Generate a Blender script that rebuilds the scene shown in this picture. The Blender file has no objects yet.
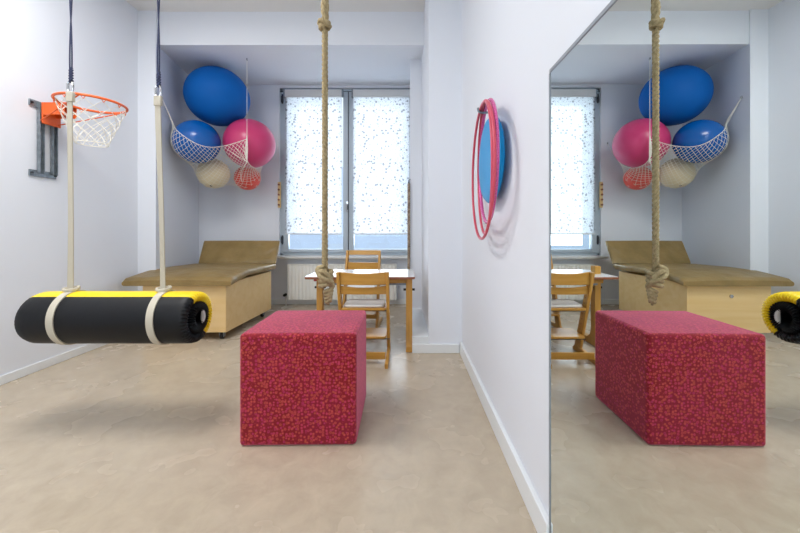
import bpy, bmesh, math, random
import numpy as np
from mathutils import Vector, Matrix
random.seed(4)
C = bpy.context.scene.collection
PI = math.pi
F = 340.0; U0 = 406.0; V0 = 229.0; HC = 1.17      # lens length in pixels, vanishing point, eye height

# ------------------------------------------------------------------ materials
def lin(c):
    return tuple(((x/255)/12.92 if x/255 <= .04045 else ((x/255+.055)/1.055)**2.4) for x in c) + (1,)
def mat(name, rgb, rough=.5, metal=0, spec=.5, bump=None, vary=None, **kw):
    m = bpy.data.materials.new(name); m.use_nodes = True
    nt = m.node_tree; b = nt.nodes['Principled BSDF']
    b.inputs['Base Color'].default_value = lin(rgb)
    b.inputs['Roughness'].default_value = rough
    b.inputs['Metallic'].default_value = metal
    b.inputs['Specular IOR Level'].default_value = spec
    for k, v in kw.items():
        b.inputs[k.replace('_', ' ')].default_value = v
    tc = nt.nodes.new('ShaderNodeTexCoord')
    if vary:                                            # (scale, rgb2, detail)
        n = nt.nodes.new('ShaderNodeTexNoise'); n.inputs['Scale'].default_value = vary[0]
        n.inputs['Detail'].default_value = vary[2] if len(vary) > 2 else 4
        r = nt.nodes.new('ShaderNodeValToRGB')
        r.color_ramp.elements[0].position = .35; r.color_ramp.elements[1].position = .65
        r.color_ramp.elements[0].color = lin(rgb); r.color_ramp.elements[1].color = lin(vary[1])
        nt.links.new(tc.outputs['Object'], n.inputs['Vector']); nt.links.new(n.outputs['Fac'], r.inputs['Fac'])
        nt.links.new(r.outputs['Color'], b.inputs['Base Color'])
    if bump:                                            # (scale, strength, distance)
        n = nt.nodes.new('ShaderNodeTexNoise'); n.inputs['Scale'].default_value = bump[0]; n.inputs['Detail'].default_value = 5
        bp = nt.nodes.new('ShaderNodeBump'); bp.inputs['Strength'].default_value = bump[1]; bp.inputs['Distance'].default_value = bump[2]
        nt.links.new(tc.outputs['Object'], n.inputs['Vector']); nt.links.new(n.outputs['Fac'], bp.inputs['Height'])
        nt.links.new(bp.outputs['Normal'], b.inputs['Normal'])
    return m
def wood(name, a, c, axis=2, scale=14, rough=.4):
    m = mat(name, a, rough); nt = m.node_tree; b = nt.nodes['Principled BSDF']
    tc = nt.nodes.new('ShaderNodeTexCoord'); mp = nt.nodes.new('ShaderNodeMapping')
    s = [scale]*3; s[axis] = scale*.08; mp.inputs['Scale'].default_value = s
    n = nt.nodes.new('ShaderNodeTexNoise'); n.inputs['Scale'].default_value = 1.6; n.inputs['Detail'].default_value = 6; n.inputs['Distortion'].default_value = .6
    r = nt.nodes.new('ShaderNodeValToRGB'); r.color_ramp.elements[0].position = .3; r.color_ramp.elements[1].position = .7
    r.color_ramp.elements[0].color = lin(a); r.color_ramp.elements[1].color = lin(c)
    nt.links.new(tc.outputs['Object'], mp.inputs['Vector']); nt.links.new(mp.outputs['Vector'], n.inputs['Vector'])
    nt.links.new(n.outputs['Fac'], r.inputs['Fac']); nt.links.new(r.outputs['Color'], b.inputs['Base Color'])
    return m
M = {}
M['wall'] = mat('white_paint', (225, 229, 236), .75, bump=(160, .12, .002))
M['ceil'] = mat('ceiling_paint', (226, 225, 223), .85, bump=(120, .1, .002))
M['base'] = mat('baseboard_paint', (228, 232, 234), .4)
M['frame'] = mat('window_paint', (176, 188, 198), .4)
M['dgrey'] = mat('dark_gasket', (60, 66, 74), .6)
M['sill'] = mat('sill_paint', (214, 214, 212), .45)
M['rad'] = mat('radiator_enamel', (232, 232, 226), .35)
M['steel'] = mat('galvanised_steel', (150, 158, 164), .42, .75, vary=(30, (128, 136, 142)))
M['dsteel'] = mat('dark_steel', (70, 74, 80), .4, .8)
M['chrome'] = mat('chrome', (200, 200, 200), .15, 1)
M['orange'] = mat('orange_enamel', (226, 96, 30), .35, bump=(60, .1, .001))
M['cord'] = mat('white_cord', (232, 228, 216), .8)
M['navy'] = mat('navy_rope', (44, 52, 84), .7, bump=(300, .6, .002))
M['web'] = mat('cream_webbing', (196, 189, 172), .85, bump=(260, .5, .002))
M['rope'] = mat('hemp_rope', (178, 160, 122), .9, bump=(220, .8, .003), vary=(60, (146, 128, 92)))
M['brope'] = mat('brown_rope', (120, 100, 82), .9, bump=(220, .8, .003), vary=(40, (176, 160, 140)))
M['black'] = mat('black_vinyl', (9, 11, 16), .5, spec=.3, bump=(26, .25, .004))
M['yellow'] = mat('yellow_vinyl', (245, 212, 10), .42, bump=(30, .25, .004))
M['foam'] = mat('white_lining', (214, 214, 208), .9)
M['knob'] = mat('black_plastic', (18, 18, 20), .45)
M['redp'] = mat('red_plastic', (170, 24, 36), .4)
M['ply'] = wood('birch_board', (222, 188, 128), (230, 200, 146), 0, 8, .42)
M['beech'] = wood('varnished_beech', (184, 134, 54), (200, 150, 70), 2, 22, .33)
M['beechx'] = wood('varnished_beech_slat', (186, 136, 54), (202, 152, 70), 0, 22, .33)
M['vinyl'] = mat('olive_upholstery', (146, 122, 74), .42, bump=(6, .8, .035), vary=(5, (130, 108, 62)))
M['ttop'] = mat('white_laminate', (228, 230, 230), .22)
M['tedge'] = mat('reddish_wood_edge', (140, 84, 58), .4)
M['pad'] = mat('white_cushion', (232, 230, 226), .8, bump=(60, .3, .002))
M['blueb'] = mat('blue_ball_vinyl', (0, 92, 172), .6, spec=.2, bump=(40, .05, .002))
M['blues'] = mat('glossy_blue_vinyl', (0, 88, 168), .2)
M['pinkb'] = mat('pink_ball_vinyl', (200, 58, 110), .3)
M['redb'] = mat('red_ball_vinyl', (224, 76, 60), .35)
M['creamb'] = mat('cream_ball_vinyl', (222, 208, 172), .4)
M['hoopr'] = mat('rose_red_hoop', (206, 74, 96), .35)
M['hoopp'] = mat('glitter_pink_hoop', (226, 110, 170), .25, .2, vary=(160, (196, 70, 140)))
M['cyan'] = mat('bright_blue_plastic', (0, 138, 200), .45, spec=.25)
M['mirror'] = mat('silvered_glass', (236, 242, 240), .0, 1)
M['medge'] = mat('glass_edge', (146, 152, 160), .3)
M['outer'] = mat('courtyard_render', (210, 222, 236), .9)

# floor: marbled beige linoleum
def floor_mat():
    m = mat('beige_linoleum', (208, 186, 156), .3, spec=.45); nt = m.node_tree; b = nt.nodes['Principled BSDF']
    tc = nt.nodes.new('ShaderNodeTexCoord')
    n1 = nt.nodes.new('ShaderNodeTexNoise'); n1.inputs['Scale'].default_value = 9; n1.inputs['Detail'].default_value = 10; n1.inputs['Distortion'].default_value = .5; n1.inputs['Roughness'].default_value = .65
    r = nt.nodes.new('ShaderNodeValToRGB'); e = r.color_ramp.elements
    e[0].position = .32; e[0].color = lin((178, 164, 144)); e[1].position = .68; e[1].color = lin((192, 178, 157))
    nt.links.new(tc.outputs['Object'], n1.inputs['Vector']); nt.links.new(n1.outputs['Fac'], r.inputs['Fac'])
    nt.links.new(r.outputs['Color'], b.inputs['Base Color'])
    n2 = nt.nodes.new('ShaderNodeTexNoise'); n2.inputs['Scale'].default_value = 3; n2.inputs['Detail'].default_value = 3
    mr = nt.nodes.new('ShaderNodeMapRange'); mr.inputs['To Min'].default_value = .24; mr.inputs['To Max'].default_value = .30
    nt.links.new(tc.outputs['Object'], n2.inputs['Vector']); nt.links.new(n2.outputs['Fac'], mr.inputs['Value']); nt.links.new(mr.outputs['Result'], b.inputs['Roughness'])
    bp = nt.nodes.new('ShaderNodeBump'); bp.inputs['Strength'].default_value = .004; bp.inputs['Distance'].default_value = .01
    nt.links.new(n2.outputs['Fac'], bp.inputs['Height']); nt.links.new(bp.outputs['Normal'], b.inputs['Normal'])
    return m
M['floor'] = floor_mat()

# printed fabric of the foam cube: tiny flowers on crimson
def cube_mat():
    m = mat('flowered_crimson_fabric', (176, 14, 44), .85); nt = m.node_tree; b = nt.nodes['Principled BSDF']
    b.inputs['Sheen Weight'].default_value = 1.0; b.inputs['Sheen Roughness'].default_value = .4
    b.inputs['Sheen Tint'].default_value = lin((255, 150, 180))
    L = nt.links.new
    tc = nt.nodes.new('ShaderNodeTexCoord')
    v = nt.nodes.new('ShaderNodeTexVoronoi'); v.inputs['Scale'].default_value = 60; v.inputs['Randomness'].default_value = .75
    v2 = nt.nodes.new('ShaderNodeTexVoronoi'); v2.inputs['Scale'].default_value = 120
    big = nt.nodes.new('ShaderNodeTexNoise'); big.inputs['Scale'].default_value = 4; big.inputs['Detail'].default_value = 2
    for q in (v, v2, big): L(tc.outputs['Object'], q.inputs['Vector'])
    base = nt.nodes.new('ShaderNodeValToRGB'); e = base.color_ramp.elements
    e[0].position = .42; e[0].color = lin((128, 0, 12)); e[1].position = .62; e[1].color = lin((132, 2, 34))
    L(big.outputs['Fac'], base.inputs['Fac'])
    ring = nt.nodes.new('ShaderNodeValToRGB'); e = ring.color_ramp.elements
    e[0].position = 0; e[0].color = (0, 0, 0, 1); e[1].position = .16; e[1].color = (0, 0, 0, 1)
    for p, c in ((.19, 1), (.36, 1), (.48, 0)):
        x = e.new(p); x.color = (c, c, c, 1)
    L(v.outputs['Distance'], ring.inputs['Fac'])
    fc = nt.nodes.new('ShaderNodeSeparateColor'); L(v.outputs['Color'], fc.inputs['Color'])
    pal = nt.nodes.new('ShaderNodeValToRGB'); pal.color_ramp.interpolation = 'CONSTANT'; e = pal.color_ramp.elements
    e[0].position = 0; e[0].color = lin((188, 66, 62)); e[1].position = .35; e[1].color = lin((186, 50, 82))
    for p, c in ((.65, (176, 66, 50)), (.85, (168, 34, 84))):
        x = e.new(p); x.color = lin(c)
    L(fc.outputs['Red'], pal.inputs['Fac'])
    mx = nt.nodes.new('ShaderNodeMix'); mx.data_type = 'RGBA'
    L(ring.outputs['Color'], mx.inputs['Factor']); L(base.outputs['Color'], mx.inputs['A']); L(pal.outputs['Color'], mx.inputs['B'])
    dot = nt.nodes.new('ShaderNodeMath'); dot.operation = 'LESS_THAN'; dot.inputs[1].default_value = .22
    L(v2.outputs['Distance'], dot.inputs[0])
    mx2 = nt.nodes.new('ShaderNodeMix'); mx2.data_type = 'RGBA'; mx2.inputs['B'].default_value = lin((172, 36, 62))
    L(dot.outputs['Value'], mx2.inputs['Factor']); L(mx.outputs['Result'], mx2.inputs['A'])
    L(mx2.outputs['Result'], b.inputs['Base Color'])
    bp = nt.nodes.new('ShaderNodeBump'); bp.inputs['Strength'].default_value = .25; bp.inputs['Distance'].default_value = .004
    L(big.outputs['Fac'], bp.inputs['Height']); L(bp.outputs['Normal'], b.inputs['Normal'])
    return m
M['cube'] = cube_mat()

# sheer white blind printed with small sprigs
def blind_mat():
    m = bpy.data.materials.new('printed_sheer_blind'); m.use_nodes = True; nt = m.node_tree; nt.nodes.clear(); L = nt.links.new
    out = nt.nodes.new('ShaderNodeOutputMaterial')
    tr = nt.nodes.new('ShaderNodeBsdfTranslucent'); df = nt.nodes.new('ShaderNodeBsdfDiffuse'); tp = nt.nodes.new('ShaderNodeBsdfTransparent')
    tc = nt.nodes.new('ShaderNodeTexCoord'); mp = nt.nodes.new('ShaderNodeMapping'); mp.inputs['Scale'].default_value = (1, .0, 1)
    L(tc.outputs['Object'], mp.inputs['Vector'])
    v = nt.nodes.new('ShaderNodeTexVoronoi'); v.inputs['Scale'].default_value = 16
    v2 = nt.nodes.new('ShaderNodeTexVoronoi'); v2.inputs['Scale'].default_value = 38
    n = nt.nodes.new('ShaderNodeTexNoise'); n.inputs['Scale'].default_value = 24; n.inputs['Detail'].default_value = 1; n.inputs['Distortion'].default_value = 1.2
    for q in (v, v2, n): L(mp.outputs['Vector'], q.inputs['Vector'])
    a = nt.nodes.new('ShaderNodeMath'); a.operation = 'LESS_THAN'; a.inputs[1].default_value = .28; L(v.outputs['Distance'], a.inputs[0])
    b = nt.nodes.new('ShaderNodeMath'); b.operation = 'LESS_THAN'; b.inputs[1].default_value = .23; L(v2.outputs['Distance'], b.inputs[0])
    s = nt.nodes.new('ShaderNodeMath'); s.operation = 'SUBTRACT'; s.inputs[1].default_value = .5; L(n.outputs['Fac'], s.inputs[0])
    ab = nt.nodes.new('ShaderNodeMath'); ab.operation = 'ABSOLUTE'; L(s.outputs[0], ab.inputs[0])
    c = nt.nodes.new('ShaderNodeMath'); c.operation = 'LESS_THAN'; c.inputs[1].default_value = .02; L(ab.outputs[0], c.inputs[0])
    mxm = nt.nodes.new('ShaderNodeMath'); mxm.operation = 'MAXIMUM'; L(a.outputs[0], mxm.inputs[0]); L(b.outputs[0], mxm.inputs[1])
    c2 = nt.nodes.new('ShaderNodeMath'); c2.operation = 'MULTIPLY'; c2.inputs[1].default_value = .6; L(c.outputs[0], c2.inputs[0])
    mm = nt.nodes.new('ShaderNodeMath'); mm.operation = 'MAXIMUM'; L(mxm.outputs[0], mm.inputs[0]); L(c2.outputs[0], mm.inputs[1])
    col = nt.nodes.new('ShaderNodeMix'); col.data_type = 'RGBA'; col.inputs['A'].default_value = (.55, .57, .60, 1); col.inputs['B'].default_value = (.25, .25, .27, 1)
    L(mm.outputs[0], col.inputs['Factor']); L(col.outputs['Result'], tr.inputs['Color']); L(col.outputs['Result'], df.inputs['Color'])
    m1 = nt.nodes.new('ShaderNodeMixShader'); m1.inputs[0].default_value = .35; L(tr.outputs[0], m1.inputs[1]); L(df.outputs[0], m1.inputs[2])
    m2 = nt.nodes.new('ShaderNodeMixShader'); m2.inputs[0].default_value = .04; L(m1.outputs[0], m2.inputs[1]); L(tp.outputs[0], m2.inputs[2])
    L(m2.outputs[0], out.inputs['Surface'])
    return m
M['blind'] = blind_mat()
def glass_mat():
    m = bpy.data.materials.new('window_glass'); m.use_nodes = True; nt = m.node_tree; nt.nodes.clear(); L = nt.links.new
    out = nt.nodes.new('ShaderNodeOutputMaterial'); tp = nt.nodes.new('ShaderNodeBsdfTransparent'); tp.inputs['Color'].default_value = (.93, .97, 1, 1)
    g = nt.nodes.new('ShaderNodeBsdfGlossy'); g.inputs['Roughness'].default_value = .02
    fr = nt.nodes.new('ShaderNodeFresnel'); fr.inputs['IOR'].default_value = 1.45
    mx = nt.nodes.new('ShaderNodeMixShader'); L(fr.outputs[0], mx.inputs[0]); L(tp.outputs[0], mx.inputs[1]); L(g.outputs[0], mx.inputs[2]); L(mx.outputs[0], out.inputs['Surface'])
    return m
M['glass'] = glass_mat()

# ------------------------------------------------------------------ helpers
def BM(): return bmesh.new()
def obj(name, bm, m, parent=None, smooth=True, bevel=0, seg=2):
    me = bpy.data.meshes.new(name)
    bmesh.ops.recalc_face_normals(bm, faces=bm.faces[:])
    bm.to_mesh(me); bm.free()
    o = bpy.data.objects.new(name, me); C.objects.link(o)
    ms = m if isinstance(m, (list, tuple)) else [m]
    for x in ms: me.materials.append(x)
    if parent: o.parent = parent
    if bevel:
        b = o.modifiers.new('bevel', 'BEVEL'); b.width = bevel; b.segments = seg; b.limit_method = 'ANGLE'; b.angle_limit = .6
    if smooth:
        for p in me.polygons: p.use_smooth = True
        me.set_sharp_from_angle(angle=.75)
    return o
def tag(o, label, cat, group=None):
    o['label'] = label; o['category'] = cat
    if group: o['group'] = group
    return o
def thing(name, label, cat, loc=(0, 0, 0), rz=0, group=None):
    o = bpy.data.objects.new(name, None); C.objects.link(o); o.location = loc; o.rotation_euler = (0, 0, rz)
    o.empty_display_size = .1
    return tag(o, label, cat, group)
def struct(o):
    o['kind'] = 'structure'; return o
def box(bm, x0, x1, y0, y1, z0, z1, mi=0, rot=None):
    vs = [bm.verts.new((x, y, z)) for z in (z0, z1) for x, y in ((x0, y0), (x1, y0), (x1, y1), (x0, y1))]
    fs = [(0, 3, 2, 1), (4, 5, 6, 7), (0, 1, 5, 4), (1, 2, 6, 5), (2, 3, 7, 6), (3, 0, 4, 7)]
    for f in fs:
        fa = bm.faces.new([vs[i] for i in f]); fa.material_index = mi
    if rot:
        bmesh.ops.transform(bm, matrix=rot, verts=vs)
    return vs
def prism(bm, poly, z0, z1):                 # poly in XY extruded in Z
    a = [bm.verts.new((x, y, z0)) for x, y in poly]; b = [bm.verts.new((x, y, z1)) for x, y in poly]
    bm.faces.new(a[::-1]); bm.faces.new(b); n = len(poly)
    for i in range(n): bm.faces.new((a[i], a[(i+1) % n], b[(i+1) % n], b[i]))
def prism_x(bm, poly, x0, x1):               # poly in YZ extruded in X
    a = [bm.verts.new((x0, y, z)) for y, z in poly]; b = [bm.verts.new((x1, y, z)) for y, z in poly]
    bm.faces.new(a[::-1]); bm.faces.new(b); n = len(poly)
    for i in range(n): bm.faces.new((a[i], a[(i+1) % n], b[(i+1) % n], b[i]))
def loft(bm, rings, closed=True, caps=True, loop=False):
    R = [[bm.verts.new(p) for p in r] for r in rings]; n = len(rings[0])
    fs = []
    m = len(R)
    for i in range(m if loop else m-1):
        A, B = R[i], R[(i+1) % m]
        for j in range(n if closed else n-1):
            fs.append(bm.faces.new((A[j], A[(j+1) % n], B[(j+1) % n], B[j])))
    if caps and not loop:
        bm.faces.new(R[0][::-1]); bm.faces.new(R[-1])
    return fs
def tube(bm, pts, r, n=8, closed=False):
    pts = [Vector(p) for p in pts]; N = len(pts)
    rad = r if isinstance(r, (list, tuple)) else [r]*N
    T = []
    for i in range(N):
        a = pts[(i-1) % N] if (closed or i > 0) else pts[i]; b = pts[(i+1) % N] if (closed or i < N-1) else pts[i]
        t = (b-a); T.append(t.normalized() if t.length > 1e-9 else Vector((0, 0, 1)))
    up = Vector((0, 0, 1)) if abs(T[0].z) < .9 else Vector((1, 0, 0))
    nrm = T[0].cross(up).normalized(); rings = []
    for i in range(N):
        nrm = (nrm - T[i]*nrm.dot(T[i])); nrm = nrm.normalized() if nrm.length > 1e-6 else T[i].orthogonal().normalized()
        bn = T[i].cross(nrm)
        rings.append([pts[i] + (nrm*math.cos(2*PI*k/n) + bn*math.sin(2*PI*k/n))*rad[i] for k in range(n)])
    return loft(bm, rings, True, True, closed)
def cyl(bm, a, b, r, n=20): tube(bm, [a, b], r, n)
def circle(c, r, n=48, axis='z'):
    out = []
    for k in range(n):
        a = 2*PI*k/n; p, q = r*math.cos(a), r*math.sin(a)
        out.append((c[0]+p, c[1]+q, c[2]) if axis == 'z' else ((c[0], c[1]+p, c[2]+q) if axis == 'x' else (c[0]+p, c[1], c[2]+q)))
    return out
def catmull(P, k=8):
    P = [Vector(p) for p in P]; out = []
    for i in range(len(P)-1):
        p0 = P[max(i-1, 0)]; p1 = P[i]; p2 = P[i+1]; p3 = P[min(i+2, len(P)-1)]
        for j in range(k):
            t = j/k
            out.append(.5*((2*p1)+(-p0+p2)*t+(2*p0-5*p1+4*p2-p3)*t*t+(-p0+3*p1-3*p2+p3)*t**3))
    out.append(P[-1]); return out
def ellipsoid(bm, c, rx, ry, rz, seg=48, rings=28):
    g = bmesh.ops.create_uvsphere(bm, u_segments=seg, v_segments=rings, radius=1)
    bmesh.ops.transform(bm, matrix=Matrix.Translation(c) @ Matrix.Diagonal((rx, ry, rz, 1)), verts=g['verts'])

# ------------------------------------------------------------------ setting
XL = -3.045; XR = .527; YR = -2.6; YL = 3.86; YB = 5.30; ZC = 3.65; ZN = 3.27
b = BM(); prism(b, [(XL-.3, YR-.2), (XR+.2, YR-.2), (XR+.2, YB+.35), (XL-.3, YB+.35)], -.12, 0); struct(obj('floor', b, M['floor'], smooth=False))
b = BM(); box(b, XL-.3, XR+.2, YR-.2, 4.1, ZC, ZC+.15)
box(b, XL-.3, XR+.2, 4.1, YB+.35, ZN+.35, ZC+.15)
struct(obj('ceiling', b, M['ceil'], smooth=False))
b = BM(); box(b, XL-.25, XL, YR-.2, YL, 0, ZC)
prism(b, [(XL-.25, YL), (-2.84, YL), (-3.23, YB), (XL-.25, YB)], 0, ZC); struct(obj('wall_left', b, M['wall'], smooth=False))
b = BM(); box(b, XR, XR+.2, YR-.2, 3.22, 0, ZC)
prism(b, [(.215, 3.22), (XR+.2, 3.22), (XR+.2, YB), (.2, YB), (.2, 5.1), (.05, 4.34), (.05, 4.3), (.197, 4.3)], 0, ZC)
struct(obj('wall_right', b, M['wall'], smooth=False))
b = BM(); prism_x(b, [(YL+.02, ZN), (4.1, ZN+.025), (4.1, ZC), (YL+.02, ZC)], -2.95, .205); prism_x(b, [(4.1, ZN+.025), (YB, ZN+.15), (YB, ZN+.37), (4.1, ZN+.37)], -3.22, .205); struct(obj('wall_lintel', b, M['wall'], smooth=False))
# window wall with its opening
WX0, WX1, WZ0, WZ1 = -1.973, .173, .755, 3.37
b = BM()
box(b, XL-.35, WX0, YB, YB+.3, 0, ZN+.35); box(b, WX1, XR+.2, YB, YB+.3, 0, ZN+.35)
box(b, WX0, WX1, YB, YB+.3, 0, WZ0); box(b, WX0, WX1, YB, YB+.3, WZ1, ZN+.35)
struct(obj('wall_back', b, M['wall'], smooth=False))
# rear wall (behind the camera) with a large unseen window added as second daylight
RX0, RX1, RZ0, RZ1 = -2.75, -.15, .8, 3.25
b = BM()
box(b, XL-.25, RX0, YR-.2, YR, 0, ZC); box(b, RX1, XR+.2, YR-.2, YR, 0, ZC)
box(b, RX0, RX1, YR-.2, YR, 0, RZ0); box(b, RX0, RX1, YR-.2, YR, RZ1, ZC)
struct(obj('wall_rear', b, M['wall'], smooth=False))
b = BM()
for x0, x1, z0, z1 in ((RX0, RX0+.07, RZ0, RZ1), (RX1-.07, RX1, RZ0, RZ1), (RX0+.07, RX1-.07, RZ0, RZ0+.07), (RX0+.07, RX1-.07, RZ1-.07, RZ1), (-1.49, -1.41, RZ0+.07, RZ1-.07)):
    box(b, x0, x1, YR-.14, YR-.07, z0, z1)
w2 = struct(obj('window_added', b, M['frame'], bevel=.004))
b = BM(); box(b, RX0+.07, RX1-.07, YR-.11, YR-.105, RZ0+.07, RZ1-.07); obj('pane', b, M['glass'], w2)
# baseboards
def bboard(name, x0, x1, y0, y1, h):
    b = BM(); box(b, x0, x1, y0, y1, 0, h); return struct(obj(name, b, M['base'], bevel=.004))
bboard('baseboard_left', XL, XL+.016, YR, YL, .07)
bboard('baseboard_right', .504, XR, 1.218, 3.2, .11)
bboard('baseboard_stub', .058, .50, 3.2, 3.22, .085)
bboard('baseboard_back', -3.15, .15, YB-.016, YB, .08)
# low boxed-in plinth beside the column
b = BM(); prism_x(b, [(3.221, 0), (3.221, .15), (4.04, .17), (4.299, .17), (4.299, 0)], .058, .214); struct(obj('trim_plinth', b, M['base'], bevel=.006))
# window 1
wy0, wy1 = YB+.03, YB+.10
xm = -.90
b = BM()
box(b, WX0, WX0+.045, wy0, wy1+.03, WZ0, WZ1); box(b, WX1-.045, WX1, wy0, wy1+.03, WZ0, WZ1)
box(b, WX0, WX1, wy0, wy1+.03, WZ0, WZ0+.04); box(b, WX0, WX1, wy0, wy1+.03, WZ1-.05, WZ1)
win = struct(obj('window_1', b, M['frame'], bevel=.004))
for x0, x1 in ((WX0+.049, xm-.003), (xm+.003, WX1-.049)):
    s = .08; z0, z1 = WZ0+.044, WZ1-.054
    b = BM()
    box(b, x0, x0+s, wy0-.02, wy1, z0, z1); box(b, x1-s, x1, wy0-.02, wy1, z0, z1)
    box(b, x0+s, x1-s, wy0-.02, wy1, z0, z0+.055); box(b, x0+s, x1-s, wy0-.02, wy1, z1-s, z1)
    sash = obj('sash', b, M['frame'], win, bevel=.008)
    b = BM(); box(b, x0+s-.01, x1-s+.01, wy0+.03, wy0+.036, z0+.045, z1-s+.01); obj('pane', b, M['glass'], sash)
b = BM(); box(b, xm-.006, xm+.006, wy0-.023, wy0-.0205, WZ0+.05, WZ1-.06); obj('meeting_seam', b, M['dgrey'], win)
b = BM(); box(b, WX0, WX1, wy0-.004, wy0-.001, WZ1-.056, WZ1-.04); obj('top_seam', b, M['dgrey'], win)
b = BM(); box(b, xm-.032, xm-.004, wy0-.03, wy0-.021, 1.47, 1.60); cyl(b, (xm-.018, wy0-.03, 1.55), (xm-.018, wy0-.07, 1.55), .011)
tube(b, catmull([(xm-.018, wy0-.07, 1.56), (xm-.018, wy0-.075, 1.5), (xm-.018, wy0-.07, 1.43)], 6), .011)
obj('window_handle', b, M['chrome'], win)
for z in (3.2, 1.0):
    b = BM(); cyl(b, (WX0+.045, wy0-.025, z-.07), (WX0+.045, wy0-.025, z+.07), .014, 14); box(b, WX0+.02, WX0+.06, wy0-.021, wy0-.019, z-.05, z+.05)
    obj('hinge', b, M['dsteel'], win)
b = BM(); box(b, WX0-.03, .13, YB-.16, YB, .72, .755); box(b, WX0, WX1, YB, wy0+.02, .735, .758); struct(obj('trim_sill', b, M['sill'], bevel=.006))
# courtyard wall outside
b = BM(); box(b, -9, 6, 10, 10.3, -1, 3.0); struct(obj('wall_courtyard', b, M['outer'], smooth=False))
b = BM(); box(b, -9, 6, YB+.35, 10, -1.1, -1); struct(obj('floor_courtyard', b, M['outer'], smooth=False))

# blinds
for i, (x0, x1) in enumerate(((-1.88, -.99), (-.825, .09))):
    side = 'left' if i == 0 else 'right'
    t = thing('roller_blind', 'sheer white roller blind with printed sprigs on the %s window sash' % side, 'blind', ((x0+x1)/2, YB, 3.245), 0, 'roller blinds on the window')
    w = (x1-x0)/2; yy = -.012
    b = BM(); box(b, -w, w, yy-.03, yy+.012, -.03, .085); obj('cassette', b, M['sill'], t, bevel=.006)
    b = BM()
    nx, nz = 14, 24; rows = []
    for k in range(nz+1):
        z = -.03-(k/nz)*2.115
        rows.append([(-w+.005+(2*w-.01)*j/nx, yy-.006+.0015*math.sin(j*.8+k*.3), z) for j in range(nx+1)])
    loft(b, rows, closed=False, caps=False); obj('blind_fabric', b, M['blind'], t)
    b = BM(); box(b, -w+.004, w-.004, yy-.012, yy, -2.16, -2.144); obj('bottom_bar', b, M['sill'], t)
    for s in (-1, 1):
        b = BM(); box(b, s*(w+.006)-.012, s*(w+.006)+.012, yy-.035, yy+.01, -.04, .09); obj('end_bracket', b, M['steel'], t, bevel=.003)

# wooden strip with pegs on the window's left edge
t = thing('wooden_peg_strip', 'small upright wooden strip with dark pegs at the left window frame', 'peg strip', (-1.968, YB, 1.50))
b = BM(); box(b, -.022, .022, -.03, 0, 0, .4); obj('board', b, M['ply'], t, bevel=.004)
for k in range(5):
    b = BM(); cyl(b, (0, -.03, .045+.078*k), (0, -.05, .045+.078*k), .015, 12); obj('peg', b, M['tedge'], t)

# radiator
t = thing('radiator', 'white fluted panel radiator below the window sill', 'radiator', (-.97, 5.17, 0))
b = BM(); pts = []
x = -.79
prof = []
while x < .79:
    prof += [(x, -.02), (x+.012, -.028), (x+.03, -.028), (x+.042, -.02)]; x += .052
prof = [(p, q) for p, q in prof if p < .79] + [(.79, -.02)]
poly = [(p*1.04, q) for p, q in prof] + [(.8216, 0), (-.8216, 0)]
prism(b, poly, .10, .62); obj('front_panel', b, M['rad'], t)
b = BM(); box(b, -.82, .82, .06, .08, .10, .62); obj('rear_panel', b, M['rad'], t)
b = BM(); box(b, -.827, .827, -.028, .082, .621, .635); obj('top_grille', b, M['rad'], t, bevel=.003)
for s in (-1, 1):
    b = BM(); box(b, s*.8245-.0025, s*.8245+.0025, -.02, .08, .10, .621); obj('side_cover', b, M['rad'], t)
b = BM(); cyl(b, (-.82, .03, .17), (-.865, .03, .17), .012, 12); cyl(b, (-.865, .03, 0), (-.865, .03, .20), .009, 12); obj('pipe', b, M['rad'], t)
b = BM(); cyl(b, (-.865, .02, .17), (-.865, -.05, .17), .02, 16); obj('valve', b, M['knob'], t)
for s in (-.6, .6):
    b = BM(); box(b, s-.015, s+.015, .08, .12, .2, .6); obj('wall_bracket', b, M['rad'], t)

# ------------------------------------------------------------------ mirror on the right wall
MA, MD = .512, .003                       # plane X = MA + MD*Y
def mx_(y): return MA+MD*y
t = thing('wall_mirror', 'large frameless wall mirror filling the right side', 'mirror', (mx_(.2), .2, 0))
b = BM(); y0, y1 = -.95, 1.215
prism(b, [(mx_(y0)-mx_(.2), y0-.2), (mx_(y1)-mx_(.2), y1-.2), (mx_(y1)-mx_(.2)+.008, y1-.2), (mx_(y0)-mx_(.2)+.008, y0-.2)], .002, 1.727)
o = obj('mirror_glass', b, [M['mirror'], M['medge']], t, smooth=False)
for p in o.data.polygons:
    if abs(p.normal.x) < .9: p.material_index = 1

b = BM()
def ms(y0, y1, z0, z1):
    q = [(mx_(y0)-mx_(.2)-.003, y0-.2), (mx_(y1)-mx_(.2)-.003, y1-.2), (mx_(y1)-mx_(.2)+.0095, y1-.2), (mx_(y0)-mx_(.2)+.0095, y0-.2)]
    prism(b, q, z0, z1)
ms(y0, y1+.003, 1.7275, 1.741); obj('top_edge_strip', b, M['medge'], t, bevel=.002)
b = BM(); ms(y1+.0003, y1+.006, .002, 1.727); obj('side_edge_strip', b, M['medge'], t)

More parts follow.
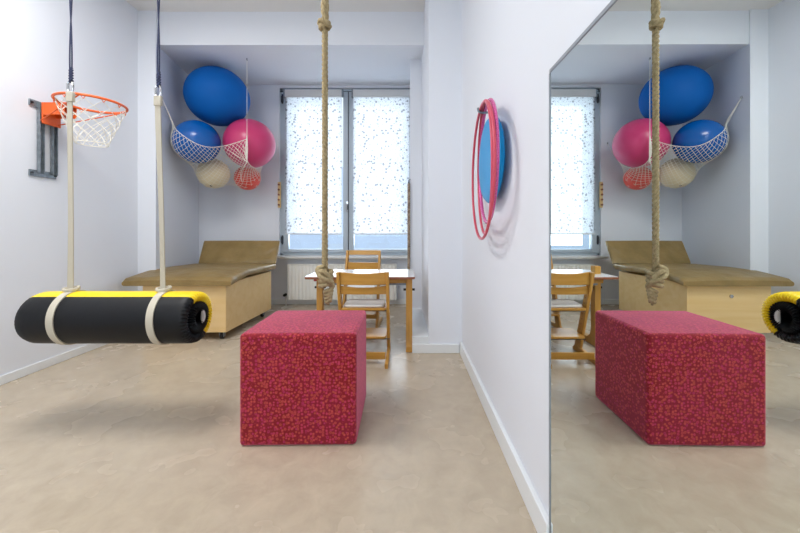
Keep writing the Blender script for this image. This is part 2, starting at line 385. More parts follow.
# ------------------------------------------------------------------ foam cube
t = BM()
cx0, cx1, cy0, dep, ch = -.898, -.268, 1.828, .55, .605
a = -.016
g = box(t, cx0, cx1, 0, dep, 0, ch)
bmesh.ops.subdivide_edges(t, edges=t.edges[:], cuts=1, use_grid_fill=True)
mid = ((cx0+cx1)/2, dep/2, ch/2)
for v in t.verts:                       # slight upholstery bulge
    d = [abs(v.co[i]-mid[i]) for i in range(3)]
    h = [(cx1-cx0)/2, dep/2, ch/2]
    on = [d[i] > h[i]-1e-4 for i in range(3)]
    if sum(on) == 1:
        i = on.index(True)
        if not (i == 2 and v.co.z < .01): v.co[i] += (.010 if i == 2 else .003)*(1 if v.co[i] > mid[i] else -1)
for v in t.verts: v.co.x -= (cx0+cx1)/2; v.co.y -= dep/2
fc = obj('foam_cube', t, M['cube'], bevel=.022, seg=5)
fc.location = ((cx0+cx1)/2+a*dep/2, cy0+dep/2, 0); fc.rotation_euler = (0, 0, -a)
tag(fc, 'large red fabric covered foam cube with tiny flower print on the floor', 'foam cube')

# ------------------------------------------------------------------ climbing rope
RX, RY = -.501, 2.10
t = thing('climbing_rope', 'thick knotted natural climbing rope hanging above the red cube', 'rope', (RX, RY, .70))
def strands(bm, z0, z1, off, r, pitch, n=3, x=0, y=0, lean=0, seg=7):
    N = max(4, int((z1-z0)/pitch*10))
    for s in range(n):
        P = []
        for k in range(N+1):
            z = z0+(z1-z0)*k/N; a = 2*PI*s/n - 2*PI*(z-z0)/pitch
            P.append((x+off*math.cos(a)+lean*(z-z0), y+off*math.sin(a), z))
        tube(bm, P, r, seg)
b = BM(); strands(b, .2, 1.70, .0095, .0105, .085); obj('rope_length', b, M['rope'], t)
b = BM(); strands(b, 1.74, 2.965, .0125, .012, .15, 3); strands(b, 1.74, 2.4, .019, .007, .22, 2); obj('doubled_rope', b, M['rope'], t)
def knot(bm, cx, cz, h, R0, R1, r, turns, ph=0):
    P = []; N = int(turns*16)
    for k in range(N+1):
        q = k/N; a = 2*PI*turns*q+ph; R = R0+(R1-R0)*q
        P.append((cx+R*math.cos(a), R*math.sin(a)*.9, cz+h*(q-.5)+.008*math.sin(a*1.0+1)))
    tube(bm, P, r, 8)
b = BM(); knot(b, -.002, 1.725, .035, .024, .026, .014, 2.4); tube(b, catmull([(-.036, 0, 1.735), (-.02, -.033, 1.74), (.02, -.033, 1.715), (.034, .0, 1.72)], 6), .012)
obj('top_knot', b, M['rope'], t)
b = BM(); knot(b, .006, .165, .10, .034, .036, .0145, 3.6, .5)
tube(b, catmull([(.0, -.02, .24), (-.034, -.03, .228), (-.030, -.042, .20), (0, -.055, .175), (.048, -.038, .15), (.048, 0, .115)], 6), .015)
tube(b, catmull([(-.03, -.035, .21), (.01, -.05, .21), (.04, -.03, .17)], 6), .015)
obj('bottom_knot', b, M['rope'], t)
b = BM(); knot(b, .022, .06, .09, .009, .024, .0125, 4.2); tube(b, [(.022, 0, .0), (.022, 0, .10)], [.007, .012], 8)
obj('rope_tail', b, M['rope'], t)
b = BM(); cyl(b, (0, 0, 2.94), (0, 0, 2.97), .04); obj('ceiling_anchor', b, M['dsteel'], t)

# ------------------------------------------------------------------ mat roll swing
MY, MZ, MR = 2.06, .638, .153
mxa, mxb = -2.215, -1.25
t = thing('hanging_mat_roll', 'black and yellow rolled mat swing slung level from two cream straps', 'mat swing', ((mxa+mxb)/2, MY, MZ))
hw = (mxb-mxa)/2
def arc_cover(a0, a1, ro, ri, n, rows):
    b = BM(); rings = []
    for x, dr, pl in rows:                              # outer skin from left end to right end then pleated lips inward
        rings.append([(x, -(ro-dr+pl*math.cos(k*PI))*math.cos(a0+(a1-a0)*k/n), (ro-dr+pl*math.cos(k*PI))*math.sin(a0+(a1-a0)*k/n)) for k in range(n+1)])
    loft(b, rings, closed=False, caps=False)
    return b
R_ = math.radians
rows = [(-hw+.03, .06, .004), (-hw+.004, .045, .003), (-hw-.002, .028, .002), (-hw+.006, .010, .0005), (-hw+.03, .001, 0), (-hw+.06, 0, 0),
        (-hw*.5, -.001, 0), (0, 0, 0), (hw*.5, -.001, 0), (hw-.06, 0, 0), (hw-.03, .001, .001), (hw-.006, .010, .004), (hw+.003, .028, .008), (hw-.004, .045, .008), (hw-.03, .06, .004)]
obj('black_cover', arc_cover(R_(-118), R_(62), MR, 0, 44, rows), M['black'], t)
obj('yellow_cover', arc_cover(R_(62), R_(242), MR, 0, 44, rows), M['yellow'], t)
# inner roll, pleated ends round a small hole
b = BM(); n = 64; rings = []
for x, r, pl in ((hw-.10, .098, 0), (hw-.03, .096, .002), (hw-.006, .088, .008), (hw+.006, .070, .009), (hw-.004, .050, .007), (hw-.02, .036, .003), (hw-.07, .030, 0), (hw-.15, .001, 0)):
    rings.append([(x, -(r+pl*math.cos(k*PI))*math.cos(2*PI*k/n)+.012, (r+pl*math.cos(k*PI))*math.sin(2*PI*k/n)-.006) for k in range(n)])
loft(b, rings, True, False); obj('inner_roll', b, M['black'], t)
b = BM(); rings = [[(-x[0], x[1], x[2]) for x in r] for r in rings]; loft(b, rings, True, False); obj('inner_roll', b, M['black'], t)
b = BM(); P = [(hw-.012, .012+.034*math.cos(q), -.006+.052*math.sin(q)) for q in [R_(-65+13*i) for i in range(11)]]
tube(b, [(p[0], p[1]+.01, p[2]) for p in P], [.004, .008, .011, .013, .014, .014, .013, .012, .010, .008, .004], 8); obj('lining', b, M['foam'], t)
for i, (xs, ztop, lean) in enumerate(((-2.033, 2.0, 0), (-1.473, 1.975, -.029))):
    xs0 = xs-(mxa+mxb)/2
    # loop of webbing round the roll
    b = BM(); rings = []
    for k in range(48):
        a = 2*PI*k/48; tw = .004*math.sin(a*2)+.018*(1-math.cos(a))
        ca, sa = math.cos(a), math.sin(a)
        rings.append([(xs0-.02+tw, MR*ca*1.01, MR*sa*1.01), (xs0+.02+tw, MR*ca*1.01, MR*sa*1.01), (xs0+.02+tw, (MR+.006)*ca*1.01, (MR+.006)*sa*1.01), (xs0-.02+tw, (MR+.006)*ca*1.01, (MR+.006)*sa*1.01)])
    loft(b, rings, True, False, True)
    s1 = obj('strap_loop', b, M['web'], t)
    # hanging webbing
    b = BM(); z0 = MR+.004; z1 = ztop-MZ; rings = []
    for k in range(31):
        q = k/30; x = xs0+lean*q+.003*math.sin(q*5); z = z0+(z1-z0)*q; w = .016-.003*abs(math.sin(q*2.4+i)); c = .0045
        rings.append([(x-w, -c, z), (x+w, -c*.6, z), (x+w, c, z), (x-w, c*.6, z)])
    loft(b, rings); obj('hanging_strap', b, M['web'], t)
    # knotted coil where the strap meets the roll
    b = BM(); P = []
    for k in range(41):
        a = 2*PI*2.2*k/40; P.append((xs0+.004+.036*math.cos(a), .032*math.sin(a), MR+.012+.010*k/40+.005*math.sin(a)))
    tube(b, P, .0075, 8); obj('strap_knot', b, M['web'], t)
    xt = xs0+lean; 
    b = BM(); tube(b, [(xt+.016*math.cos(q), 0, z1+.03+.038*math.sin(q)) for q in [2*PI*k/24 for k in range(24)]], .0055, 8, True); cyl(b, (xt-.016, 0, z1+.015), (xt-.016, 0, z1+.05), .008, 10)
    obj('carabiner', b, M['chrome'], t)
    b = BM(); box(b, xt-.022, xt+.022, -.01, .01, z1-.06, z1); obj('strap_stitching', b, M['web'], t, bevel=.004)
    b = BM(); zt = ZC-MZ-.03
    P1 = [(xt+.007*math.sin(q*9), .006*math.cos(q*9), z1+.055+(zt-z1-.055)*q) for q in [k/60 for k in range(61)]]
    P2 = [(xt-.006*math.sin(q*9)+.004, -.006*math.cos(q*9), z1+.055+(zt-z1-.055)*q) for q in [k/60 for k in range(61)]]
    tube(b, P1, .004, 7); tube(b, P2, .004, 7); knot(b, xt+.004, z1+.10, .08, .007, .006, .006, 5)
    obj('suspension_rope', b, M['navy'], t)
    b = BM(); cyl(b, (xt, 0, zt), (xt, 0, zt+.03), .035); obj('ceiling_anchor', b, M['dsteel'], t)

# ------------------------------------------------------------------ basketball hoop
BX, BY, BZ = -2.586, 2.80, 2.20; BR = .225
t = thing('basketball_hoop', 'orange basketball hoop with white net bracketed to the left wall', 'basketball hoop', (XL, 2.85, 1.6))
ox = lambda x, y, z: (x-XL, y-2.85, z-1.6)
b = BM(); tube(b, [ox(*p) for p in circle((BX, BY, BZ), BR, 56)], .010, 10, True); rim = obj('rim', b, M['orange'], t)
b = BM()
for k in range(12):
    b = BM(); a = 2*PI*k/12; tube(b, [ox(BX+(BR+.002)*math.cos(a+s*.05), BY+(BR+.002)*math.sin(a+s*.05), BZ-.012-(.018 if s == 0 else 0)) for s in (-1, 0, 1)], .003, 6)
    obj('net_hook', b, M['orange'], rim)
b = BM()
def nr(q): return BR*(1-q)**1.3*.96+.105*(1-(1-q)**1.3)+.012*math.sin(q*PI)
N = 12; lev = 7
for k in range(N):
    for s in (-1, 1):
        P = []
        for j in range(lev*3+1):
            q = j/(lev*3); a = 2*PI*(k+s*q*lev*.5)/N
            r = nr(q); P.append(ox(BX+r*math.cos(a)+.0, BY+r*math.sin(a), BZ-.02-.31*q))
        tube(b, P, .0026, 5)
tube(b, [ox(*p) for p in circle((BX, BY, BZ-.33), .105, 24)], .004, 5, True)
obj('net', b, M['cord'], t)
# steel wall frame
for yc in (2.812, 2.918):
    b = BM(); box(b, .012, .018, yc-2.85-.019, yc-2.85+.019, .03, .615); box(b, .018, .04, yc-2.85-.019, yc-2.85-.015, .03, .615); box(b, .018, .04, yc-2.85+.015, yc-2.85+.019, .03, .615)
    obj('upright', b, M['steel'], t)
b = BM(); box(b, .0, .012, -.11, .10, .0, .055); obj('wall_plate', b, M['steel'], t, bevel=.003)
b = BM(); box(b, .0, .012, -.11, -.02, .57, .625); obj('wall_plate', b, M['steel'], t, bevel=.003)
for y, z in ((-.095, .028), (.09, .028), (-.095, .60)):
    b = BM(); cyl(b, (.012, y, z), (.02, y, z), .010, 6); obj('bolt', b, M['dsteel'], t)
b = BM()
z1 = BZ-1.6
prism_x(b, [(-.055, z1-.16), (.095, z1-.16), (.095, z1+.015), (-.055, z1+.015)], .046, .058)
box(b, .058, .235, -.055, -.045, z1-.09, z1+.012); box(b, .058, .235, .045, .055, z1-.09, z1+.012); box(b, .058, .245, -.055, .055, z1+.002, z1+.014)
obj('bracket', b, M['orange'], t, bevel=.004)
for s in (-1, 1):
    b = BM(); tube(b, [(.06, s*.07, z1-.14), (BX-XL+.09, BY-2.85+s*.205, z1-.005)], .005, 8); obj('brace_rod', b, M['orange'], t)

# ------------------------------------------------------------------ therapy couch
t = thing('treatment_couch', 'wide padded olive couch on a pale wooden box with raised headrest', 'couch', (-2.35, 4.1, 0))
def cO(x, y): return x+2.35, y-4.1
b = BM()
poly = [cO(-2.76, 3.56), cO(-1.885, 3.56), cO(-1.83, 4.62), cO(-2.80, 4.62)]
prism(b, poly, .085, .60); obj('base_box', b, M['ply'], t, bevel=.006)
b = BM(); x, y = cO(-2.34, 3.56); cyl(b, (x, y, .47), (x, y-.012, .47), .018, 16); obj('lock', b, M['chrome'], t)
for X, Y in ((-1.96, 3.63), (-2.66, 3.63), (-1.92, 4.54), (-2.7, 4.54)):
    x, y = cO(X, Y)
    b = BM(); cyl(b, (x-.014, y, .032), (x+.014, y, .032), .032, 20); w = obj('caster', b, M['knob'], t)
    b = BM(); box(b, x-.024, x-.017, y-.02, y+.02, .025, .085); box(b, x+.017, x+.024, y-.02, y+.02, .025, .085); box(b, x-.024, x+.024, y-.025, y+.025, .078, .086); obj('caster_fork', b, M['steel'], w)
# mattress: profile dips at the foot
def sect(xl, xr, zt, th, n=8):
    r = .028; w = []
    cx = [(xr-r, zt-r, 0), (xl+r, zt-r, 90), (xl+r, zt-th+r*.7, 180), (xr-r, zt-th+r*.7, 270)]
    for (x, z, a0) in cx:
        for k in range(5):
            a = R_(a0+90*k/4); w.append((x+r*math.cos(a), z+r*(1 if a0 < 180 else .7)*math.sin(a)))
    top = []
    out = w[:5]
    for k in range(1, 8):
        q = k/8; out.append((xr-r+(xl+r-xr+r)*q, zt+.012*math.sin(q*PI)))
    return out+w[5:]
b = BM(); rings = []
N = 30
for k in range(N+1):
    q = k/N; Y = 3.50+(4.66-3.50)*q
    zt = .645+.062*min(1, max(0, (Y-3.47)/.42))**.8 - .012*max(0, (Y-4.2)/.46)
    if k == 0: zt -= .02
    th = .075 if k not in (0, N) else .05
    xl = -2.93+.0*q; xr = -1.80+.02*q-.012*math.sin(q*2*PI)
    if Y > 4.3: xl = -2.92
    x0, _ = cO(xl, 0); x1, _ = cO(xr, 0)
    rings.append([(x, Y-4.1, z) for x, z in sect(x0, x1, zt, th)])
loft(b, rings); obj('mattress', b, M['vinyl'], t)
b = BM(); rings = []
for k in range(13):
    q = k/12; Y = 4.66+.21*q; z = .68+.30*q
    x0, _ = cO(-2.87-.045*q, 0); x1, _ = cO(-1.80-.02*q, 0)
    e = .014 if k in (0, 12) else 0
    s = sect(x0, x1, 0, .06-e)
    rings.append([(x, Y-4.1+.02-(zz-e/2)*.82, z+(zz)*.57*.5+.02) for x, zz in s])
loft(b, rings); obj('headrest', b, M['vinyl'], t)
for X in (-2.6, -2.1):
    x, y = cO(X, 4.66); b = BM(); tube(b, [(x, y-.07, .59), (x, y+.17, .86)], .009, 8); obj('headrest_strut', b, M['steel'], t)

# ------------------------------------------------------------------ balls and net
balls = [('exercise_ball', (-2.499, 4.52, 2.925), 0.378, 'blueb', 'huge matt blue exercise ball on top of the netted balls'),
         ('exercise_ball', (-2.122, 4.62, 2.328), 0.33, 'pinkb', 'pink exercise ball at the right of the ceiling net'),
         ('exercise_ball', (-2.656, 4.32, 2.275), 0.272, 'blues', 'glossy blue ball at the left inside the net'),
         ('exercise_ball', (-2.638, 4.66, 1.931), 0.205, 'creamb', 'cream ball lying lowest left inside the net'),
         ('exercise_ball', (-2.308, 4.95, 1.913), 0.178, 'redb', 'small coral red ball under the pink ball')]
for nm, c, r, m, lab in balls:
    b = BM(); k_ = 1.035 if m == 'blueb' else 1.0; ellipsoid(b, (0, 0, 0), r*k_, r*k_, r*.985, 56, 32)
    t = obj(nm, b, M[m]); t.location = c
    tag(t, lab, 'ball', 'balls in the corner net')
    b = BM(); d = Vector((.1, -.45, -.88)).normalized() if m == 'creamb' else Vector((.5, .75, -.4)).normalized()
    if m == 'blueb': d = Vector((.2, .95, .2)).normalized()
    cyl(b, d*(r*.985), d*(r*1.008), .014, 14); obj('plug', b, M['knob' if m == 'creamb' else 'foam'], t)
t = thing('ball_net', 'white knotted cord net slung under the balls in the corner', 'net', (-2.35, 4.3, 1.7))
off = Vector((-2.35, 4.3, 1.7))
nu, nv = 24, 20
def curve_pts(P, n):
    c = catmull(P, 20); L = [0]
    for i in range(1, len(c)): L.append(L[-1]+(c[i]-c[i-1]).length)
    out = []
    for k in range(n):
        d = L[-1]*k/(n-1); i = 1
        while i < len(L)-1 and L[i] < d: i += 1
        f = (d-L[i-1])/max(1e-9, L[i]-L[i-1]); out.append(list(c[i-1].lerp(c[i], f)))
    return np.array(out)
H1 = (-2.85, 3.97, 2.70)
front = curve_pts([(-2.903, 4.2, 2.516), (-2.736, 4.08, 2.346), (-2.518, 4.02, 2.199), (-2.364, 4.06, 2.149), (-2.275, 4.25, 2.208), (-2.105, 4.26, 2.26), (-1.992, 4.26, 2.298)], nu)
back = curve_pts([(-3.05, 4.95, 2.55), (-2.7, 5.05, 2.25), (-2.3, 5.18, 2.25), (-2.072, 5.18, 2.343)], nu)
left = curve_pts([tuple(front[0]), (-2.94, 4.5, 2.3), tuple(back[0])], nv)
right = curve_pts([tuple(front[-1]), (-2.011, 4.3, 2.043), (-2.043, 4.6, 1.995), (-2.082, 4.95, 2.102), tuple(back[-1])], nv)
P = np.zeros((nu, nv, 3))
for i in range(nu):
    for j in range(nv):
        s = i/(nu-1); q = j/(nv-1)
        P[i, j] = (1-q)*front[i]+q*back[i]+(1-s)*left[j]+s*right[j]-((1-s)*(1-q)*front[0]+s*(1-q)*front[-1]+(1-s)*q*back[0]+s*q*back[-1])
        P[i, j, 2] -= 1.1*math.sin(PI*s)**.5*math.sin(PI*q)**.6 if 0 < s < 1 and 0 < q < 1 else 0
cs = [(np.array(c), r+.006) for _, c, r, _, _ in balls]
for it in range(900):
    I = P[1:-1, 1:-1]
    A = .25*(P[2:, 1:-1]+P[:-2, 1:-1]+P[1:-1, 2:]+P[1:-1, :-2])
    P[1:-1, 1:-1] = I+.8*(A-I)
    P[1:-1, 1:-1, 2] -= .0007
    for c, r in cs:
        d = P-c; L = np.linalg.norm(d, axis=2, keepdims=True)
        P = np.where(L < r, c+d/np.maximum(L, 1e-6)*r, P)
b = BM()
V = lambda i, j: tuple(P[i, j]-np.array(off))
lines = []
for s in range(-nv, nu+nv, 1):            # diagonal cords both ways
    for dr in (1, -1):
        run = []
        for j in range(nv):
            i = s+dr*j
            if 0 <= i < nu: run.append(V(i, j))
        if len(run) > 1 and (s % 1 == 0): lines.append(run)
for run in lines: tube(b, run, .0024, 4)
for i in range(0, nu): pass
tube(b, [V(i, 0) for i in range(nu)], .004, 5); tube(b, [V(nu-1, j) for j in range(nv)], .004, 5)
tube(b, [V(i, nv-1) for i in range(nu)], .004, 5); tube(b, [V(0, j) for j in range(nv)], .004, 5)
obj('mesh_netting', b, M['cord'], t)
tv = lambda p: tuple(Vector(p)-off)
b = BM()
for i in (0, 1, 2, 4):
    b = BM(); tube(b, [tv(H1), V(i, 0)], .0025, 5); obj('gathered_cord', b, M['cord'], t)
b = BM(); tube(b, [tv(H1), V(0, 5)], .0025, 5); obj('gathered_cord', b, M['cord'], t)
GP = (-1.988, 4.25, 2.333); KP = (-1.997, 4.27, 2.011)
for i in (nu-2, nu-4, nu-6):
    b = BM(); tube(b, catmull([V(i, 1), tv(KP)], 5), .003, 5); obj('gathered_cord', b, M['cord'], t)
for dx in (-.012, 0, .012):
    b = BM(); tube(b, catmull([tv(GP), tv((GP[0]+dx, GP[1]-.01, (GP[2]+KP[2])/2)), tv(KP)], 6), .0045, 6); obj('gathered_cord', b, M['cord'], t)
b = BM(); tube(b, catmull([tv(KP), tv((KP[0]-.10, KP[1]+.05, KP[2]-.12)), tv((KP[0]-.16, KP[1]+.2, KP[2]-.22))], 6), .004, 5); obj('gathered_cord', b, M['cord'], t)
b = BM(); tube(b, [tv(GP), tv((GP[0], GP[1], ZN+.03))], .003, 6); obj('hanging_cord', b, M['cord'], t)
for p, q in ((tuple(back[0]), (-3.10, 4.97, 2.72)), (tuple(back[-1]), (-2.07, YB, 2.5))):
    b = BM(); tube(b, [tv(p), tv(q)], .003, 6); obj('hanging_cord', b, M['cord'], t)
for p, d in ((H1, (-.01, .0, 0)), ((GP[0], GP[1], ZN+.02), (0, 0, .015)), ((-3.10, 4.97, 2.72), (-.02, 0, 0)), ((-2.07, YB-.01, 2.5), (0, .01, 0))):
    p = Vector(p); b = BM(); tube(b, [tv(Vector(q)) for q in circle(tuple(p), .014, 16, 'x')], .003, 6, True); cyl(b, tv(p), tv(p+Vector(d)), .006, 8); obj('hook', b, M['steel'], t)

# ------------------------------------------------------------------ hula hoops, hook and disc on the right wall
b = BM(); cyl(b, (0, 0, 0), (-.012, 0, 0), .016, 14); tube(b, catmull([(-.01, 0, 0), (-.07, 0, -.004), (-.092, 0, .004), (-.097, 0, .025)], 5), .007, 8)
t = obj('wall_hook', b, M['steel']); t.location = (XR, 2.03, 1.868); tag(t, 'small steel hook on the right wall holding the hoops', 'hook')
def hoop(R, r, m, loc, tilt, yaw, lab, z=1.872):
    b = BM(); tube(b, circle((0, 0, -R+r), R-r, 96, 'x'), r, 10, True)
    o = obj('hula_hoop', b, M[m]); o.location = (loc[0], loc[1], z); o.rotation_euler = (0, R_(tilt), R_(yaw))
    tag(o, lab, 'hula hoop', 'hula hoops on the wall hook'); return o
hoop(.395, .008, 'hoopr', (.440, 1.97), .3, -3.6, 'large rose red hula hoop reaching lowest, outermost on the hook', 1.888)
hoop(.380, .008, 'hoopr', (.452, 1.985), -.6, -7.0, 'second rose red hula hoop, just behind the lowest one', 1.888)
hoop(.35, .010, 'hoopp', (.466, 1.95), .0, -5.5, 'glittery pink hula hoop, smallest, beside the blue disc', 1.888)
b = BM(); rings = []
for x, r in ((.0, .001), (.0, .10), (-.006, .19), (-.004, .225), (.012, .243), (.03, .238), (.04, .22), (.034, .18), (.03, .08), (.03, .001)):
    rings.append([(x, r*math.cos(2*PI*k/64), r*math.sin(2*PI*k/64)) for k in range(64)])
loft(b, rings, True, True); o = obj('balance_disc', b, M['cyan']); o.location = (.462, 1.93, 1.56); o.rotation_euler = (0, 0, R_(-1))
tag(o, 'round bright blue plastic disc hanging behind the hula hoops', 'disc')

# ------------------------------------------------------------------ table
TX0, TX1, TY0, TY1, TZ = -.955, .085, 3.18, 3.78, .722
cx = (TX0+TX1)/2; cy = (TY0+TY1)/2
t = thing('childrens_table', 'white topped wooden table with adjustable legs before the window', 'table', (cx, cy, 0))
def rr(x0, x1, y0, y1, r, n=6):
    out = []
    for (x, y, a0) in ((x1-r, y1-r, 0), (x0+r, y1-r, 90), (x0+r, y0+r, 180), (x1-r, y0+r, 270)):
        for k in range(n+1): out.append((x+r*math.cos(R_(a0+90*k/n)), y+r*math.sin(R_(a0+90*k/n))))
    return out
hx = (TX1-TX0)/2; hy = (TY1-TY0)/2
b = BM(); prism(b, rr(-hx, hx, -hy, hy, .03), TZ-.024, TZ-.002); tt = obj('tabletop', b, M['tedge'], t, bevel=.003)
b = BM(); prism(b, rr(-hx+.004, hx-.004, -hy+.004, hy-.004, .028), TZ-.002, TZ); obj('laminate', b, M['ttop'], tt)
b = BM(); box(b, -hx+.10, hx-.06, -hy+.10, -hy+.12, TZ-.075, TZ-.025); obj('apron_rail', b, M['beechx'], t, bevel=.003)
b = BM(); box(b, -hx+.10, hx-.06, hy-.10, hy-.08, TZ-.075, TZ-.025); obj('apron_rail', b, M['beechx'], t, bevel=.003)
for s, xc, yp, ztop in ((1, .03-cx, 3.29-cy, TZ-.024), (-1, -.862-cx, 3.42-cy, .80)):
    b = BM()
    prism_x(b, [(-hy+.04, 0), (hy-.02, 0), (hy-.02, .05), (yp+.12, .06), (yp+.065, .10), (yp+.045, .16), (yp+.045, ztop), (yp-.035, ztop), (yp-.035, .14), (yp-.05, .08), (-hy+.04, .055)], xc-.03, xc+.03)
    leg = obj('leg', b, M['beech'], t, bevel=.004)
    b = BM(); cyl(b, (xc-.055, yp, .585), (xc+.055, yp, .585), .011, 14); obj('height_knob', b, M['knob'], leg)
    if s < 0:
        b = BM(); box(b, xc-.06, xc-.03, yp-.03, yp+.02, TZ-.075, TZ-.026); obj('red_clamp', b, M['redp'], leg, bevel=.005)
b = BM(); box(b, -.83-cx, .0-cx, 3.33-cy, 3.35-cy, .62, .655); obj('cross_bar', b, M['steel'], t, bevel=.003)

# ------------------------------------------------------------------ chairs
def chair(name, label, X, Y, rz, W, H, rounded):
    t = thing(name, label, 'chair', (X, Y, 0), rz, 'wooden chairs at the table')
    w = W/2
    for s in (-1, 1):
        b = BM(); x0, x1 = (s*w-.028, s*w) if s > 0 else (s*w, s*w+.028)
        prism_x(b, [(-.26, 0), (.24, 0), (.24, .02), (.20, .055), (-.26, .04)], x0, x1); obj('foot_runner', b, M['beech'], t, bevel=.004)
        b = BM(); yt = -.105
        prism_x(b, [(.10, .05), (.205, .05), (yt+.05, H), (yt-.01, H), (yt-.012, H-.01)], x0, x1); sd = obj('side_frame', b, M['beech'], t, bevel=.005)
        for k in range(9):
            b = BM(); q = .18+.07*k; z = .05+(H-.05)*q; y = .15+(yt+.02-.15)*q
            cyl(b, (x0-.0015, y, z), (x1+.0015, y, z), .006, 8); obj('adjustment_hole', b, M['tedge'], sd)
    def slat(z0, z1, curve, name='backrest_slat'):
        b = BM(); rings = []
        for k in range(13):
            q = -1+2*k/12; x = q*(w-.028 if not rounded else w-.02)
            ym = -.105+.02+(H-(z0+z1)/2)*.27; y = ym-curve*(1-q*q)
            za, zb = z0, z1-(.014*(1-q*q) if not rounded else 0)
            rings.append([(x, y-.009, za), (x, y+.009, za), (x, y+.009, zb), (x, y-.009, zb)])
        loft(b, rings); obj(name, b, M['beechx'], t, bevel=.003)
    if rounded:
        # arched frame over the top, then a lower slat
        b = BM(); r = .05; P = []
        outl = []
        yb = -.095
        for side in (0,):
            o_ = [(-w, H-.17), (-w, H-r)] + [(-w+r-r*math.cos(R_(a)), H-r+r*math.sin(R_(a))) for a in (22, 45, 68, 90)] + [(w-r+r*math.sin(R_(a)), H-r+r*math.cos(R_(a))) for a in (0, 22, 45, 68)] + [(w, H-r), (w, H-.17)]
            i_ = [(w-.032, H-.17), (w-.032, H-.055), (-w+.032, H-.055), (-w+.032, H-.17)]
            poly = o_+i_
        A = [b.verts.new((x, yb-.012-(z-H)*.25, z)) for x, z in poly]; B = [b.verts.new((x, yb+.012-(z-H)*.25, z)) for x, z in poly]
        b.faces.new(A); b.faces.new(B[::-1])
        for i in range(len(poly)): b.faces.new((A[i], A[(i+1) % len(poly)], B[(i+1) % len(poly)], B[i]))
        obj('backrest_arch', b, M['beechx'], t)
        slat(H-.235, H-.145, .0)
    else:
        slat(H-.115, H-.002, .022); slat(H-.205, H-.13, .022)
    sz = .455
    b = BM(); prism(b, rr(-w+.03, w-.03, -.04, .27, .03), sz-.02, sz); obj('seat', b, M['beechx'], t, bevel=.003)
    b = BM(); prism(b, rr(-w+.045, w-.045, -.02, .25, .05), sz+.001, sz+.028); obj('seat_pad', b, M['pad'], t, bevel=.01)
    b = BM(); prism(b, rr(-w+.03, w-.03, -.02, .26, .03), .175, .195); obj('footrest', b, M['beechx'], t, bevel=.003)
    b = BM(); box(b, -w+.028, w-.028, -.16, -.138, .042, .10); obj('stretcher', b, M['beechx'], t, bevel=.003)
    for y, z in ((-.0, sz-.03), (.04, .155)):
        b = BM(); cyl(b, (-w, y, z), (w, y, z), .005, 8); obj('tie_rod', b, M['dsteel'], t)
    return t
chair('wooden_chair', 'wooden chair nearest the red cube with its curved slatted back to the room', -.383, 3.10, 0, .465, .79, False)
chair('wooden_chair', 'taller wooden chair with rounded backrest behind the table under the window', -.53, 4.14, R_(180-3), .43, .905, True)

# ------------------------------------------------------------------ braided rope hanging by the window
t = thing('braided_rope', 'dark braided rope hanging down at the right edge of the window', 'rope', (.035, 4.27, .62))
b = BM(); strands(b, .0, 1.12, .009, .010, .09, 3); obj('braid', b, M['brope'], t)
b = BM(); knot(b, 0, .0, .05, .012, .012, .010, 2.5); obj('end_knot', b, M['brope'], t)
b = BM(); tube(b, [(0, 0, 1.12), (.0, -.004, 1.17)], [.012, .004], 8); tube(b, [(.0, -.004, 1.16), (.02, .03, 1.18)], .004, 6); obj('nail', b, M['dsteel'], t)

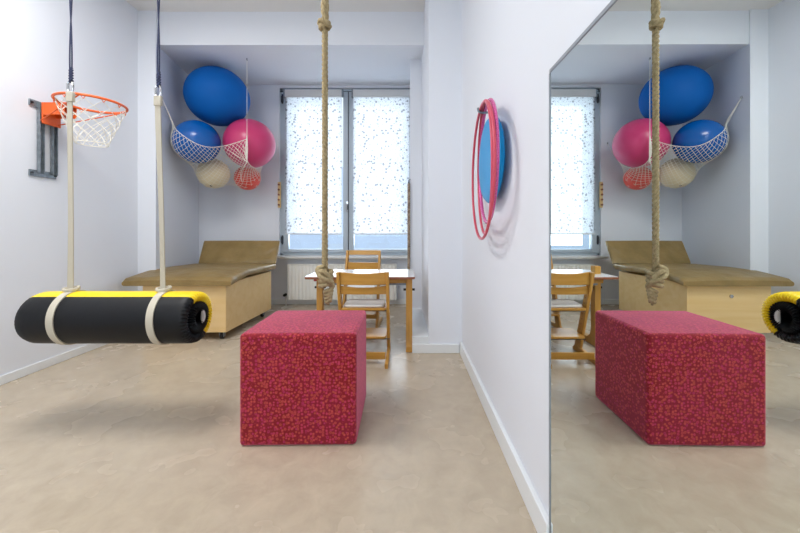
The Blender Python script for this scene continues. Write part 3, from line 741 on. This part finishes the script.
# ------------------------------------------------------------------ light
def area(name, loc, rot, sx, sy, power, col):
    l = bpy.data.lights.new(name, 'AREA'); l.shape = 'RECTANGLE'; l.size = sx; l.size_y = sy; l.energy = power; l.color = col
    o = bpy.data.objects.new(name, l); C.objects.link(o); o.location = loc; o.rotation_euler = rot; return o
area('daylight_front', ((WX0+WX1)/2, YB+.33, 2.05), (R_(-90), 0, 0), 1.9, 2.3, 85, (.93, .97, 1))
area('fill_daylight_rear', ((RX0+RX1)/2, YR-.22, 2.0), (R_(90), 0, 0), 2.5, 2.4, 35, (.90, .95, 1))  # fill light shining in through the added rear window
for X, Y, PW in ((-1.95, 1.75, 58), (-1.8, -.9, 36)):  # unseen ceiling lamps, added to light the room
    t = thing('fill_lamp', 'flat square white ceiling lamp, added out of view, %s' % ('between the hoop and the hanging mat roll' if Y > 0 else 'at the rear of the room behind the camera'), 'lamp', (X, Y, ZC-.06))
    b = BM(); box(b, -.52, .52, -.52, .52, 0, .059); obj('fill_lamp_housing', b, M['sill'], t, bevel=.01)
    area('fill_lamp_light', (X, Y, ZC-.065), (0, 0, 0), .98, .98, PW, (1, .98, .96))
w = bpy.data.worlds.new('overcast'); bpy.context.scene.world = w; w.use_nodes = True; nt = w.node_tree
bg = nt.nodes['Background']; tc = nt.nodes.new('ShaderNodeTexCoord'); sp = nt.nodes.new('ShaderNodeSeparateXYZ'); r = nt.nodes.new('ShaderNodeValToRGB')
nt.links.new(tc.outputs['Generated'], sp.inputs[0]); nt.links.new(sp.outputs['Z'], r.inputs['Fac'])
r.color_ramp.elements[0].position = 0; r.color_ramp.elements[0].color = (.70, .80, .93, 1)
r.color_ramp.elements[1].position = .5; r.color_ramp.elements[1].color = (1, 1, 1, 1)
nt.links.new(r.outputs['Color'], bg.inputs['Color']); bg.inputs['Strength'].default_value = 1.15

# ------------------------------------------------------------------ camera
cam = bpy.data.cameras.new('camera'); co = bpy.data.objects.new('camera', cam); C.objects.link(co)
co.location = (0, 0, HC); co.rotation_euler = (R_(90), 0, 0)
cam.sensor_width = 36; cam.sensor_fit = 'HORIZONTAL'; cam.lens = F*36/800
cam.shift_x = (400-U0)/800; cam.shift_y = -(266.5-V0)/800; cam.clip_start = .02
sc = bpy.context.scene; sc.camera = co
sc.view_settings.view_transform = 'Standard'; sc.view_settings.look = 'None'; sc.view_settings.exposure = .21; sc.view_settings.gamma = 1
sc.view_settings.use_curve_mapping = False
try:
    sc.cycles.max_bounces = 10; sc.cycles.diffuse_bounces = 6; sc.cycles.glossy_bounces = 6; sc.cycles.transparent_max_bounces = 12
except Exception: pass
